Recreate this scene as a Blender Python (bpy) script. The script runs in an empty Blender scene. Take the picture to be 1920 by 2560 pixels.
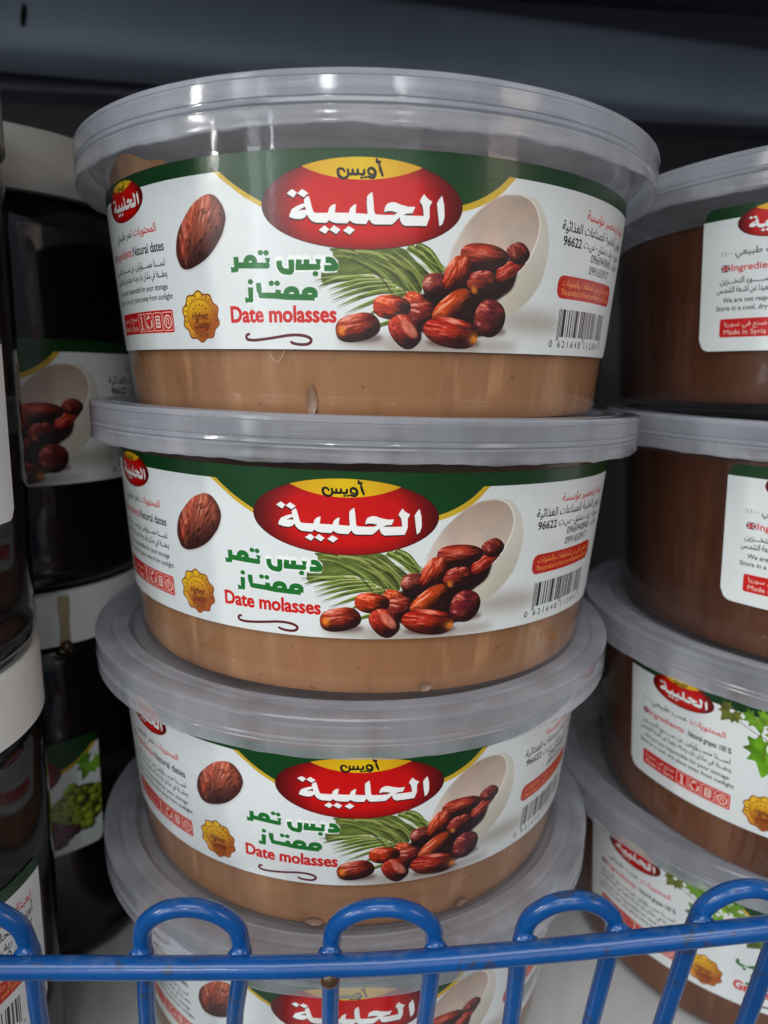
import bpy, math, random, unicodedata
import numpy as np
from mathutils import Vector, Matrix
PI = math.pi
S = 0.085                      # metres per lid radius: every length below is in lid radii and multiplied by S
sc = bpy.context.scene; COL = sc.collection

WORLD = .38
LIGHTS = [('window_light', -44, 10, 2.2, .20, 1.3, 6, (.86, .94, 1.0)),
          ('doorway_light', -61, 13, 2.4, .07, .70, 12, (1, .97, .92)),
          ('side_window_light', -37, 10, 2.4, .035, .8, 2.5, (.86, .94, 1.0)),
          ('tube_light', -14, 20, 2.4, .12, .10, 4.2, (.92, .96, 1)),
          ('small_tube_light', 11, 20, 2.4, .03, .14, 1.8, (.95, .97, 1)),
          ('ceiling_light', -10, 46, 2.2, 1.8, .8, 22, (.93, .96, 1)),
          ('front_fill_light', -14, 9, 3.2, 4.2, 1.8, 32, (1, .985, .965)),  # broad soft fill added to brighten the tub fronts
          ('warm_light', 52, 14, 2.2, .5, .8, 5, (1, .80, .66))]

# ---------------------------------------------------------------- camera
F_PX = 1779.8
right = Vector((0.9993853, -0.02431171, 0.02525798)); up = Vector((-0.02006622, 0.19408786, 0.9807789)); fwd = Vector((0.02874668, 0.98068285, -0.19348071))
cd = bpy.data.cameras.new('camera'); cam = bpy.data.objects.new('camera', cd); COL.objects.link(cam); sc.camera = cam
cd.sensor_fit = 'VERTICAL'; cd.sensor_height = 24; cd.lens = F_PX/2560*24; cd.clip_start = .01; cd.clip_end = 50
m = Matrix((right, up, -fwd)).transposed().to_4x4(); m.translation = Vector((0, -2.79194*S, -0.685657*S)); cam.matrix_world = m
cd.dof.use_dof = True; cd.dof.focus_distance = 1.98*S; cd.dof.aperture_fstop = 8

# ---------------------------------------------------------------- world, exposure
sc.view_settings.view_transform = 'Standard'; sc.view_settings.look = 'None'; sc.view_settings.exposure = 0; sc.view_settings.gamma = 1
w = bpy.data.worlds.new('World'); sc.world = w; w.use_nodes = True
nt = w.node_tree; bg = nt.nodes['Background']; bg.inputs[1].default_value = WORLD
tc = nt.nodes.new('ShaderNodeTexCoord'); sx = nt.nodes.new('ShaderNodeSeparateXYZ'); rp = nt.nodes.new('ShaderNodeValToRGB')
nt.links.new(tc.outputs['Generated'], sx.inputs[0])
mr = nt.nodes.new('ShaderNodeMapRange'); mr.inputs[1].default_value = -1; mr.inputs[2].default_value = 1
nt.links.new(sx.outputs[2], mr.inputs[0]); nt.links.new(mr.outputs[0], rp.inputs[0]); nt.links.new(rp.outputs[0], bg.inputs[0])
rp.color_ramp.elements[0].position = .30; rp.color_ramp.elements[0].color = (.20, .19, .19, 1)
rp.color_ramp.elements[1].position = .72; rp.color_ramp.elements[1].color = (.66, .76, .92, 1)
sc.cycles.use_denoising = True; sc.cycles.max_bounces = 10; sc.cycles.transparent_max_bounces = 24

# ---------------------------------------------------------------- the shop's windows and tubes in front of the shelf, plus an added front fill
def area(name, az, el, dist, wx, wy, watts, col):
    """az: degrees from straight in front of the shelf towards the right; el: degrees up; sizes in metres"""
    l = bpy.data.lights.new(name, 'AREA'); l.shape = 'RECTANGLE'; l.size = wx; l.size_y = wy; l.energy = watts; l.color = col
    o = bpy.data.objects.new(name, l); COL.objects.link(o)
    a, e = math.radians(az), math.radians(el); d = Vector((math.sin(a)*math.cos(e), -math.cos(a)*math.cos(e), math.sin(e)))
    o.location = d*dist; o.rotation_euler = (-d).to_track_quat('-Z', 'Y').to_euler(); return o
for a_ in LIGHTS: area(*a_)

# outlines of the printed artwork, in label units
ART = {
 'logo': [[(-31,22.4),(-30.3,24.2),(-29.6,27.1),(-28.7,30),(-27.9,30.7),(-21.2,30.7),(-20.5,28.4),(-19,27),(-17,26.4),(-17.3,28.9),(-17.5,30.6),(-10.4,30.7),(-9.7,28.5),(-8.2,27.1),(-6.4,26.4),(-6.8,28.9),(-6.8,30.8),(-0.9,31.1),(-0.8,31.1),(-1.2,26.7),(-1.2,22.9),(-0.3,21.8),(1.5,20.5),(2.1,24.1),(2.6,29.7),(3.3,31.2),(8.5,31.4),(12.9,31.2),(14.6,30.1),(11.7,29.5),(9.5,29.5),(7.7,30.1),(7.9,28.3),(8.6,26.6),(9.7,25.7),(11.6,25.1),(13.5,25.2),(16,26.1),(19.9,27),(23.7,26.9),(22.4,30.1),(19.5,30.3),(17.7,31.2),(22.9,31.2),(28.3,31.1),(27.9,28.3),(27.3,26),(25.9,24.2),(26.9,22.1),(28.1,20.5),(29.2,21.9),(30.6,23),(32.5,23.9),(31.2,26.6),(31.5,31.7),(30,35.9),(18.8,36.3),(17.1,35.6),(16.1,33.9),(15.7,32.3),(13.5,34.5),(11.9,35.9),(2.8,36.1),(1.3,35.4),(0.1,33.7),(-1.6,36.1),(-1.6,36),(-6.5,35.9),(-8.4,35.4),(-10,34.4),(-11.2,35.8),(-17,35.7),(-19.1,35.2),(-20.6,34.2),(-21.9,35.6),(-27.6,35.4),(-29.8,34.5),(-31.3,32.9),(-32.1,31.4),(-33.3,32.9),(-35.5,33.6),(-38.6,33.4),(-41.6,32.5),(-41.3,30.9),(-40,28.6),(-37.5,27.3),(-35.2,26.4),(-33.3,26),(-33.5,24.4),(-32.9,23.4)],[(-36.6,29.4),(-34.5,29.2),(-32.6,29.2),(-33,27.6)],[(37.6,20.7),(36,22.7),(35,24.7),(35.6,28.4),(36.1,31.4),(36.9,35.8),(38.6,34.4),(39.5,31.2),(39.2,27.6),(38.9,25.1)],[(-42.6,21),(-39.7,19),(-37,20.7),(-39,23.2)],[(-37,21.2),(-34.3,19.1),(-31,21.2),(-33.6,23.2)],[(-26.1,39.1),(-23,36.7),(-20.5,38.7),(-22.6,40.9)],[(-20.5,38.9),(-18.1,36.7),(-14.7,38.8),(-16.9,41)],[(-13.4,39.3),(-10.4,37),(-7.2,38.9),(-10,41.3)]],
 'owais': [[(-12.5,11.2),(-13.1,10.1),(-14.3,9.8),(-15.5,10.1),(-15.8,11.4),(-15.3,13),(-14.1,14),(-12.6,14.3),(-11.2,13.7),(-10.6,12.4),(-10.8,10.2)],[(-10.6,11.9),(-9.4,12.4),(-8.5,12.1),(-8.4,10.3)],[(-8.4,11.9),(-7.3,12.4),(-5.9,12),(-5.9,10.2)],[(-5.9,11.9),(-4.4,12.4),(-2.8,12.2),(-2.7,10.4)],[(2.4,12.2),(1.1,12.5),(-0.3,11.8),(-0.5,10.3),(0.6,9.4),(2,9.9),(2.9,11.3),(2.7,13),(1.7,13.9),(0.3,13.7),(-0.7,13.4)],[(4.8,7.3),(5.5,10),(6.6,12.7)],[(3.6,5.2),(3.8,6.5),(5.2,6.3)],[(-4.2,14),(-3.6,14)],[(-2.3,13.8),(-1.8,13.8)]],
 'g1': [[(-22.7,53.8),(-19.8,53.9),(-18.2,55.5),(-17.7,57.7),(-23.5,57.9)],[(-26.7,53.4),(-27,57.3),(-39.1,57.3)],[(-33,53.5),(-33.1,57.1)],[(-37.1,53.5),(-37.5,57.1)],[(-41.4,53.5),(-41.6,59.1),(-44.1,59.5),(-46.4,59),(-48,57),(-48.3,53.9)],[(-54.8,52.4),(-55.2,56.3),(-72.9,55.6)],[(-67.6,55.8),(-67.7,53.7),(-66.3,52.2),(-64.3,52.1),(-62.7,53.2),(-62.7,55.9)],[(-73.9,51.2),(-73.8,53.5),(-74.2,57.6),(-77.5,57.8)],[(-66,67.2),(-66.2,73.6),(-69.7,73.8)],[(-61,65),(-60.7,68.9),(-59.8,71.5),(-50.9,71.8),(-45,72.4),(-29,72.8)],[(-49.4,68.7),(-49.8,72)],[(-44.9,72.4),(-44.7,69.8),(-42.9,68.6),(-40.6,68.6),(-39.1,69.8),(-39.2,72.6)],[(-34.3,72.6),(-34.4,70.2),(-33,69.1),(-30.8,69),(-29,70),(-29,72.8)]],
 'gd': [(-58.8,49.6),(-55.5,49.8),(-28.3,60.7),(-53.3,65.3),(-49.9,65.4),(-65.8,64.3)],
 'swirl': [(-68.7,91.9),(-70.1,92.4),(-70.6,93.7),(-69.6,94.8),(-65.7,95.2),(-58.8,94.6),(-50.9,93.5),(-44.8,92.6),(-38.8,92.4),(-34.1,93.1),(-31.7,94.5),(-31.9,96.1),(-33.9,97.2),(-37.8,97.4),(-41.4,96.9),(-43.1,96.2)],
 'palm': [(-24.6,58.2),(-18.7,51.1),(-20.4,48.1),(-10.8,48.1),(3.4,47.5),(17,47.1),(23.3,51.6),(29.8,57.5),(33.8,60.7),(30.2,65),(27.8,69.9),(22.2,69.4),(11,64.2),(3.6,61),(-3.6,60.8),(-12.6,62.9),(-24,65.7)],
 'blades': [[(3.7,62.7),(-10.8,62.6),(-29.1,64)],[(-3.6,61.8),(-18.1,64),(-27,67.4)],[(7.3,63.6),(-7.2,64.6),(-21.8,68.8)],[(12.8,64.9),(-3.5,65.9),(-21.1,71.9)],[(14.7,66.5),(-1.7,68.2),(-19.7,74.3)],[(19.1,68.1),(2,70.2),(-16.7,77.3)],[(20.3,70.2),(7.5,72.6),(-12.7,80.9)],[(11.2,75.9),(5.8,78.2),(0.6,81.4)],[(15.2,83.6),(10.7,85.1),(6.3,86.9)],[(20.6,46.3),(29.5,51.4),(39.1,61.2)],[(24.9,45.5),(32.4,49.2),(40.5,58.4)]],
 'ribs': [[(-7.2,49),(3.5,50.2),(10.7,54.4),(18.2,60.6),(27,69.6)],[(4.2,49.2),(12.5,52),(19.9,57.5)],[(12.4,48.3),(21.6,54.4),(30.9,63.6)],[(-17.9,51.8),(-13.6,51.8),(-9,52.7)],[(-16.1,48.9),(-10.8,49.4),(-5.1,50.8)],[(-3.6,61.1),(0.8,61),(6.6,63.3)],[(9.5,65.3),(12.8,65.4),(15.8,66.8)],[(13.3,68.3),(17.7,67.8),(21.4,70.1)],[(21.7,46.6),(27.9,48.7),(29.9,50.7)]],
 'bowl_out': [(75.6,16.9),(85.2,16.2),(95,17.8),(103.4,26.7),(107.3,37.9),(107.2,48.2),(104.5,58.9),(98.7,67.9),(90,75.4),(81.9,79.3),(74.4,79.7),(64.5,70.8),(46.6,55.1),(43.5,48.7),(46.7,41.2),(52.3,33.1),(60.2,25.2),(67.4,20)],
 'bowl_in': [(75.6,16.9),(85.2,16.5),(93.4,19.9),(98.2,27.3),(98.7,34.9),(95.6,43.9),(90.1,52.2),(81.4,59.6),(73.4,65.5),(65.7,70.7),(52.8,66.6),(43.4,55.2),(44.5,47.8),(47.7,40.7),(52.8,32.6),(60.2,25.2),(67.4,20)],
 'bdate': [(-88.1,18.6),(-84.7,19.6),(-81.9,22.3),(-79.7,25.7),(-78.6,30.1),(-79.2,33.6),(-81.2,38.5),(-83.6,41.9),(-87.6,46.4),(-92.3,50.2),(-97.7,53.1),(-103.2,55.1),(-107.5,56),(-111,55.8),(-113.4,54.7),(-114.9,52.7),(-116.5,48.4),(-116.4,44.4),(-114.9,38.8),(-112.3,34.2),(-108.1,29.6),(-103.8,25.5),(-99.4,22.1),(-95.5,20.3),(-91.6,18.9)],
 'dates': [(82.2,55.7,6.8,-3.7,3.2,3.5),(85.7,45.8,4.2,4.2,-5.3,2.9),(64.1,48.9,14,0.5,-0.5,5.9),(63.6,62.6,8.4,-1.7,1.9,5.9),(35.9,65.3,6.2,-0.2,0.3,6),(48.4,59.2,3.8,-8.5,5.9,2.1),(25.3,73.5,5.8,1.8,-1.4,4),(29.6,80,6.9,-0.2,0.3,6.3),(70.4,81.4,9.4,1.6,-2,9.1),(12.8,77.4,9.3,0.9,-0.7,5.9),(47,75.9,9.6,-7.4,4.4,4.5),(47.5,89.9,15.5,2.4,-1.2,7.2),(20.6,89.8,6.5,6.9,-5.6,4.6),(-5.7,88.1,11.5,-2.1,1.4,7)],
 'gold': [[(-81.4,8.3),(-75.1,16.5),(-66.6,22.1),(-57.1,25.8)],[(49.4,26.1),(59.2,22.5),(68.3,17.7),(75.6,11.2)]],
}

# ---------------------------------------------------------------- printed label artwork (flat print, drawn here in code)
LU0, LUW, PS = -222.0, 436.0, 7          # label units: 100 = label height
def cr(pts, n=8, closed=False):
    P = np.array(pts, float)
    Q = np.vstack([P[-1:], P, P[:2]]) if closed else np.vstack([2*P[:1]-P[1:2], P, 2*P[-1:]-P[-2:-1]])
    out = []
    for i in range(1, len(Q)-2):
        t = np.linspace(0, 1, n, endpoint=False)[:, None]
        a, b, c, d = Q[i-1], Q[i], Q[i+1], Q[i+2]
        out.append(.5*((2*b)+(c-a)*t+(2*a-5*b+4*c-d)*t*t+(3*b-a-3*c+d)*t**3))
    if not closed: out.append(P[-1:])
    return np.vstack(out)
def ribbon(pts, w, n=6, smooth=True, cap=True):
    P = cr(pts, n) if smooth and len(pts) > 2 else np.array(pts, float)
    w = np.asarray(w, float); W_ = np.interp(np.linspace(0, 1, len(P)), np.linspace(0, 1, max(2, w.size)), w if w.size > 1 else [float(w)]*2)
    T = np.gradient(P, axis=0); T /= np.linalg.norm(T, axis=1)[:, None]+1e-9
    N = np.stack([-T[:, 1], T[:, 0]], 1)*W_[:, None]/2
    polys = [np.vstack([P+N, (P-N)[::-1]])]
    if cap:
        a = np.linspace(0, 2*PI, 14, endpoint=False)
        for q, r in ((P[0], W_[0]/2), (P[-1], W_[-1]/2)):
            if r > .02: polys.append(q+r*np.stack([np.cos(a), np.sin(a)], 1))
    return polys
def ell(cx, cy, a, b, n=60, rot=0):
    t = np.linspace(0, 2*PI, n, endpoint=False); c, s = np.cos(rot), np.sin(rot)
    x, y = a*np.cos(t), b*np.sin(t)
    return np.stack([cx+x*c-y*s, cy+x*s+y*c], 1)
def rrect(x0, y0, x1, y1, r, shear=0):
    out = []
    for cx, cy, a0 in ((x1-r, y0+r, -90), (x1-r, y1-r, 0), (x0+r, y1-r, 90), (x0+r, y0+r, 180)):
        for k in range(7):
            a = math.radians(a0+15*k); out.append((cx+r*math.cos(a), cy+r*math.sin(a)))
    return np.array(out)
def gblur(a, r):
    k = int(max(1, round(r*2.5))); g = np.exp(-.5*(np.arange(-k, k+1)/r)**2); g /= g.sum()
    for ax in (0, 1):
        p = [(0, 0)]*a.ndim; p[ax] = (k, k); q = np.pad(a, p, mode='edge'); o = 0
        for i in range(2*k+1):
            sl = [slice(None)]*a.ndim; sl[ax] = slice(i, i+a.shape[ax]); o = o+g[i]*q[tuple(sl)]
        a = o
    return a
def vnoise(X, Y, seed=0):
    r = np.random.RandomState(seed).rand(256)
    xi, yi = np.floor(X).astype(int), np.floor(Y).astype(int); fx, fy = X-xi, Y-yi
    fx, fy = fx*fx*(3-2*fx), fy*fy*(3-2*fy)
    def h(i, j): return r[(i*73+j*157+((i*j) & 31)) & 255]
    return (h(xi, yi)*(1-fx)+h(xi+1, yi)*fx)*(1-fy)+(h(xi, yi+1)*(1-fx)+h(xi+1, yi+1)*fx)*fy
def fbm(X, Y, seed=0, o=3): return sum(vnoise(X*2**k, Y*2**k, seed+k)/2**k for k in range(o))/sum(1/2**k for k in range(o))
_tc = {}
def text_tris(s, bold):
    if (s, bold) not in _tc:
        cu = bpy.data.curves.new('print_text', 'FONT'); cu.body = s; cu.resolution_u = 3
        o = bpy.data.objects.new('print_text', cu); bpy.context.scene.collection.objects.link(o)
        me = bpy.data.meshes.new_from_object(o.evaluated_get(bpy.context.evaluated_depsgraph_get()))
        me.calc_loop_triangles()
        v = np.zeros(len(me.vertices)*3); me.vertices.foreach_get('co', v); v = v.reshape(-1, 3)[:, :2]
        t = np.zeros(len(me.loop_triangles)*3, int); me.loop_triangles.foreach_get('vertices', t)
        _tc[(s, bold)] = v[t.reshape(-1, 3)]
        bpy.data.objects.remove(o); bpy.data.curves.remove(cu); bpy.data.meshes.remove(me)
    return _tc[(s, bold)]
_forms = {}
for _c in range(0xFE70, 0xFEFD):
    _d = unicodedata.decomposition(chr(_c)).split()
    if _d: _forms[(_d[0], ''.join(chr(int(x, 16)) for x in _d[1:]))] = chr(_c)
_DUAL = set('بتثجحخسشصضطظعغفقكلمنهيئـ'); _RIGHT = set('اأإآدذرزوؤةىء')-set('ء')
def arab(s):
    """letters to their joined forms, in visual order"""
    s2, i = [], 0
    while i < len(s):
        if s[i] == 'ل' and i+1 < len(s) and s[i+1] in 'اأإآ': s2.append(s[i:i+2]); i += 2
        else: s2.append(s[i]); i += 1
    out = []
    for k, c in enumerate(s2):
        last = c[-1]
        if last not in _DUAL and last not in _RIGHT: out.append(c); continue
        pj = k > 0 and s2[k-1] in _DUAL
        nx = s2[k+1] if k+1 < len(s2) else ' '
        nj = (c in _DUAL) and (nx[0] in _DUAL or nx[0] in _RIGHT)
        f = '<medial>' if pj and nj else '<final>' if pj else '<initial>' if nj else '<isolated>'
        out.append('ـ' if c == 'ـ' else _forms.get((f, c), c))
    res, num = [], ''
    for c in reversed(out):
        res.append(c)
    return ''.join(res)
class Art:
    def __init__(s, x0, w, h=100., ps=PS, bg=(.875, .89, .88)):
        s.x0, s.ps = x0, ps; s.w, s.h = int(w*ps), int(h*ps)
        s.im = np.ones((s.h, s.w, 3), np.float32)*np.array(bg, np.float32)
    def mask(s, polys, blur=0, tri=False, evenodd=False):
        SS = 3; k = s.ps*SS; pad = int(blur*s.ps*2.6)+2
        if tri:
            T = np.array(polys, float); T = np.stack([(T[..., 0]-s.x0)*k, T[..., 1]*k], -1)
            ar = (T[:, 1, 0]-T[:, 0, 0])*(T[:, 2, 1]-T[:, 0, 1])-(T[:, 2, 0]-T[:, 0, 0])*(T[:, 1, 1]-T[:, 0, 1])
            T[ar < 0] = T[ar < 0][:, ::-1]
            a = T.reshape(-1, 2); b = T[:, [1, 2, 0]].reshape(-1, 2)
        else:
            aa, bb = [], []
            for p in polys:
                p = np.array(p, float)*k-np.array([s.x0*k, 0])
                if not evenodd:
                    q = np.roll(p, -1, 0); 
                    if (p[:, 0]*q[:, 1]-q[:, 0]*p[:, 1]).sum() < 0: p = p[::-1]
                aa.append(p); bb.append(np.roll(p, -1, 0))
            a, b = np.vstack(aa), np.vstack(bb)
        x0 = int(max(0, math.floor(a[:, 0].min()/SS)-pad)); x1 = int(min(s.w, math.ceil(a[:, 0].max()/SS)+pad))
        y0 = int(max(0, math.floor(a[:, 1].min()/SS)-pad)); y1 = int(min(s.h, math.ceil(a[:, 1].max()/SS)+pad))
        if x1 <= x0 or y1 <= y0: return None
        hh, ww = (y1-y0)*SS, (x1-x0)*SS
        acc = np.zeros((hh, ww+1), np.int32)
        a = a-[x0*SS, y0*SS]; b = b-[x0*SS, y0*SS]
        sg = np.where(b[:, 1] > a[:, 1], 1, -1)
        lo, hi = np.minimum(a[:, 1], b[:, 1]), np.maximum(a[:, 1], b[:, 1])
        r0 = np.clip(np.ceil(lo-.5), 0, hh).astype(int); r1 = np.clip(np.ceil(hi-.5), 0, hh).astype(int)
        n = np.maximum(0, r1-r0); tot = n.sum()
        if tot:
            e = np.repeat(np.arange(len(n)), n); st = np.cumsum(n)-n
            row = np.arange(tot)-st[e]+r0[e]
            x = a[e, 0]+(row+.5-a[e, 1])*(b[e, 0]-a[e, 0])/(b[e, 1]-a[e, 1])
            np.add.at(acc, (row, np.clip(np.ceil(x-.5), 0, ww).astype(int)), sg[e])
        m = np.cumsum(acc, 1)[:, :ww]; m = (m & 1) if evenodd else (m != 0)
        m = m.reshape(y1-y0, SS, x1-x0, SS).mean((1, 3)).astype(np.float32)
        if blur: m = gblur(m, blur*s.ps)
        return m, x0, y0, x1, y1
    def fill(s, polys, col, blur=0, alpha=1., tri=False, clip=None, evenodd=False, dx=0, dy=0):
        if dx or dy: polys = [np.array(p, float)+[dx, dy] for p in polys] if not tri else polys+np.array([dx, dy])
        r = s.mask(polys, blur, tri, evenodd)
        if r is None: return
        m, x0, y0, x1, y1 = r
        if clip is not None: m = m*clip[y0:y1, x0:x1]
        Y, X = np.mgrid[y0:y1, x0:x1]; X = X/s.ps+s.x0; Y = Y/s.ps
        c = col(X, Y) if callable(col) else np.array(col, np.float32)
        m = (m*alpha)[..., None]
        s.im[y0:y1, x0:x1] = s.im[y0:y1, x0:x1]*(1-m)+c*m
    def full(s, polys, blur=0, evenodd=False):
        o = np.zeros((s.h, s.w), np.float32); r = s.mask(polys, blur, evenodd=evenodd)
        if r: o[r[2]:r[4], r[1]:r[3]] = r[0]
        return o
    def text(s, t, xa, xb, base, cap, col, bold=.015, halo=None, slope=0, it=0):
        T = text_tris(t, bold)
        if not len(T): return
        mn, mx = T[..., 0].min(), T[..., 0].max()
        X = xa+(T[..., 0]-mn)/(mx-mn)*(xb-xa); Y = base-T[..., 1]/.70*cap+slope*(X-xa)
        X = X+it*(base-Y)
        P = np.stack([X, Y], -1)
        if bold > .005:
            q = bold*cap*1.25; kx = q*(.75 if bold < .03 else 1); P = np.concatenate([P+[kx*math.cos(a), q*math.sin(a)] for a in np.arange(8)*PI/4]+[P])
        if halo: s.fill(P, halo[0], blur=halo[1], tri=True, alpha=halo[2])
        s.fill(P, col, tri=True)
    def image(s, name):
        im = bpy.data.images.new(name, s.w, s.h, alpha=False)
        px = np.ones((s.h, s.w, 4), np.float32); px[..., :3] = np.clip(s.im[::-1], 0, 1)
        im.pixels.foreach_set(px.ravel()); im.pack() if False else None; im.update(); return im
RED, GRN, BLK, ORG = (.80, .12, .10), (.10, .43, .16), (.06, .06, .07), (.86, .22, .12)
def xform(polys, sx, sy, ox, oy, cx=-3.8, cy=26.4):
    return [(np.array(p, float)-[cx, cy])*[sx, sy]+[ox, oy] for p in polys]
def draw_brand(A, ox, oy, k, fine=True):
    """red oval with the yellow lens and the white lettering, at centre (ox, oy), k = scale"""
    ea, eb = 53*k, 22.2*k
    def red(X, Y):
        r = np.sqrt(((X-ox)/ea)**2+((Y-oy)/eb)**2); q = np.clip((r-.62)/.40, 0, 1)[..., None]**1.5
        s_ = np.clip((np.abs(X-ox)/ea-.55)/.45, 0, 1)[..., None]
        c = np.array([.80, .045, .04])*(1-q*.35)
        return c*(1-s_*.62*(q > -1))+np.array([.20, .02, .04])*s_*.45
    A.fill([ell(ox, oy, ea, eb)], (.25, .03, .03)); A.fill([ell(ox, oy, ea-.5*k, eb-.4*k)], red)
    clip = A.full([ell(ox, oy, ea, eb)])
    lens = [ell(ox, oy-34.9*k, 44*k, 23.4*k)]
    def yel(X, Y):
        u = np.clip(np.abs(X-ox)/(38*k), 0, 1)[..., None]
        return np.array([.93, .78, .06])*(1-u)+np.array([.86, .60, .10])*u
    A.fill(lens, yel, clip=clip)
    for p in ART['owais']:
        A.fill(ribbon(xform([p], k, k, ox, oy)[0], np.array([1.0, 1.5, 1.2])*k), BLK, clip=clip)
    lg = xform(ART['logo'], k, k, ox, oy); sh = [lg[0]]+[lg[1]]+lg[2:]
    A.fill(sh, (.20, .01, .01), dx=-.15*k, dy=.75*k, blur=.18*k, evenodd=True, clip=clip)
    A.fill(sh, (.20, .01, .01), dx=-.1*k, dy=.5*k, evenodd=True)
    A.fill(lg, (.95, .95, .93), evenodd=True)
def draw_seal(A, cx, cy, r):
    t = np.linspace(0, 2*PI, 160, endpoint=False)
    def sc(rr, am): q = rr*(1+am*np.cos(10*t)); return np.stack([cx+q*np.cos(t+.3), cy+q*np.sin(t+.3)*.97], 1)
    A.fill([sc(r, .055)], (.55, .30, .10))
    def gold(X, Y):
        d = ((X-cx)*.75+(Y-cy)*.85)/r; a = np.clip(.5+d*.7, 0, 1)[..., None]; w = (.5+.5*np.cos(d*5-.5))[..., None]
        return np.array([.93, .73, .16])*(1-a)+np.array([.66, .33, .12])*a+w*np.array([.07, .06, .03])
    A.fill([sc(r*.93, .055)], gold)
    def g2(X, Y):
        d = ((X-cx)*.3+(Y-cy))/r; a = np.clip(.45+d*.9, 0, 1)[..., None]
        return np.array([.90, .68, .15])*(1-a)+np.array([.60, .26, .10])*a
    A.fill([ell(cx, cy, r*.72, r*.70)], (.62, .38, .10)); A.fill([ell(cx, cy, r*.68, r*.66)], g2)
    for w, a0, a1, rr, up in (('PREMIUM PRODUCT', -198, 18, .74, 1), ('Premium', 118, 62, .84, 0)):
        n = len(w)
        for i, ch in enumerate(w):
            if ch == ' ': continue
            a = math.radians(a0+(a1-a0)*(i+.5)/n); T = text_tris(ch, .03); c = T.reshape(-1, 2)
            h = r*.17; k = h/.7; ro = a+(PI/2 if up else -PI/2)
            x = (T[..., 0]-(c[:, 0].min()+c[:, 0].max())/2)*k*.85; y = -T[..., 1]*k
            X = cx+rr*r*math.cos(a)+x*math.cos(ro)-y*math.sin(ro); Y = cy+rr*r*math.sin(a)*.97+x*math.sin(ro)+y*math.cos(ro)
            A.fill(np.stack([X, Y], -1), (.32, .18, .04), tri=True)
    for i in range(5):
        a = math.radians(-90+(i-2)*24); qx, qy = cx+r*.46*math.cos(a), cy+r*.46*math.sin(a)
        st = [(qx+(.06 if j % 2 == 0 else .025)*r*math.sin(j*PI/5), qy-(.06 if j % 2 == 0 else .025)*r*math.cos(j*PI/5)) for j in range(10)]
        A.fill([st], (.42, .24, .05))
    A.text('Highest', cx-r*.46, cx+r*.40, cy+r*.10, r*.28, (.30, .10, .08), .02, it=.25)
    A.text('Quality', cx-r*.38, cx+r*.44, cy+r*.45, r*.28, (.30, .10, .06), .02, it=.25)
def draw_left(A, grape, big=False):
    draw_brand(A, -169.5, 12.5, .51)
    A.text(arab('المحتويات:'), -160.5, -133, 33.2, 4.6, RED, .02)
    if grape:
        A.text(arab('عنب طبيعي'), -197, -163, 33.2, 4.3, BLK, .01); A.text('٪١٠٠'[::1], -208, -199, 33.2, 3.0, (.5, .5, .48), 0)
        A.text('Ingredients:', -199, -164, 44, 4.6, RED, .02); A.text('Natural grapes 100 %', -161.5, -128, 44, 4.4, BLK, .02)
    else:
        A.text(arab('تمر طبيعي'), -192, -162.5, 33.2, 4.6, BLK, .01)
        A.text('Ingredients:', -198, -165, 44, 4.8, RED, .02); A.text('Natural dates', -164, -127.5, 44.2, 5.4, BLK, .02)
    A.fill([rrect(-206.5, 39.6, -200, 44.4, .5)], (.16, .12, .28))
    for p in ([(-206.5, 39.8), (-200, 44.2)], [(-206.5, 44.2), (-200, 39.8)]): A.fill(ribbon(p, .9, cap=False), (.85, .8, .8))
    A.fill([rrect(-206.5, 41.5, -200, 42.5, .1), rrect(-203.7, 39.6, -202.7, 44.4, .1)], (.75, .12, .14))
    A.text(arab('لســـنا مســــؤولين عن ســــــوء التخـــزين'), -207, -128, 52.4, 4.0, BLK, .014)
    A.text(arab('يحفـــظ في مكـان بارد وجـاف بعيدا عن أشـعة الشمـس'), -209, -127, 58.6, 4.0, BLK, .014)
    A.text('We are not responsible for poor storage', -204, -128, 65.6, 3.3, BLK, .014)
    A.text('Store in a cool, dry place away from sunlight', -209, -124, 71.2, 3.3, BLK, .014)
    A.fill([rrect(-205.5, 77.2, -125.5, 90.2, 1.6)], (.78, .10, .09))
    W_ = (.93, .82, .76)
    A.text(arab('صنع في سوريا'), -202, -172, 82.3, 3.2, W_, .012); A.text('Made in Syria', -202, -172, 88.2, 3.4, W_, .012)
    for i in range(4):
        x = -169.5+i*11.0; b = rrect(x, 78.3, x+10, 89.2, 1.0); A.fill([b, rrect(x+.5, 78.8, x+9.5, 88.7, .8)[::-1]], W_, evenodd=True)
        cx = x+5
        if i == 0: A.fill([[(cx-.8, 80), (cx+.8, 80), (cx+.8, 87.8), (cx-.8, 87.8)], [(cx-2.2, 80.2), (cx, 79.3), (cx, 81.6)]], W_); A.fill(ribbon([(cx-2.6, 87.6), (cx+2.6, 87.6)], .7), W_)
        if i == 1:
            for q in range(3):
                a = math.radians(-90+q*120); A.fill(ribbon([(cx+3*math.cos(a-.75), 84+3.4*math.sin(a-.75)), (cx+3.4*math.cos(a), 84+3.7*math.sin(a)), (cx+3*math.cos(a+.65), 84+3.4*math.sin(a+.65))], (1.6, 1.6, .8)), W_)
        if i == 2:
            A.fill([rrect(cx-2.7, 80.2, cx+2.7, 87.4, .5)], W_)
            for q in range(3): A.fill([rrect(cx-1.8, 81.2+q*2, cx+1.8, 82.0+q*2, .2)], (.7, .15, .12))
        if i == 3:
            A.fill([ell(cx, 84, 3.9, 4.1), ell(cx, 84, 2.9, 3.1)[::-1]], W_, evenodd=True)
            A.fill(ribbon([(cx-1.4, 85.5), (cx-1, 82.6), (cx+.6, 82.4), (cx+.9, 85.6)], .8), W_)
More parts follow.
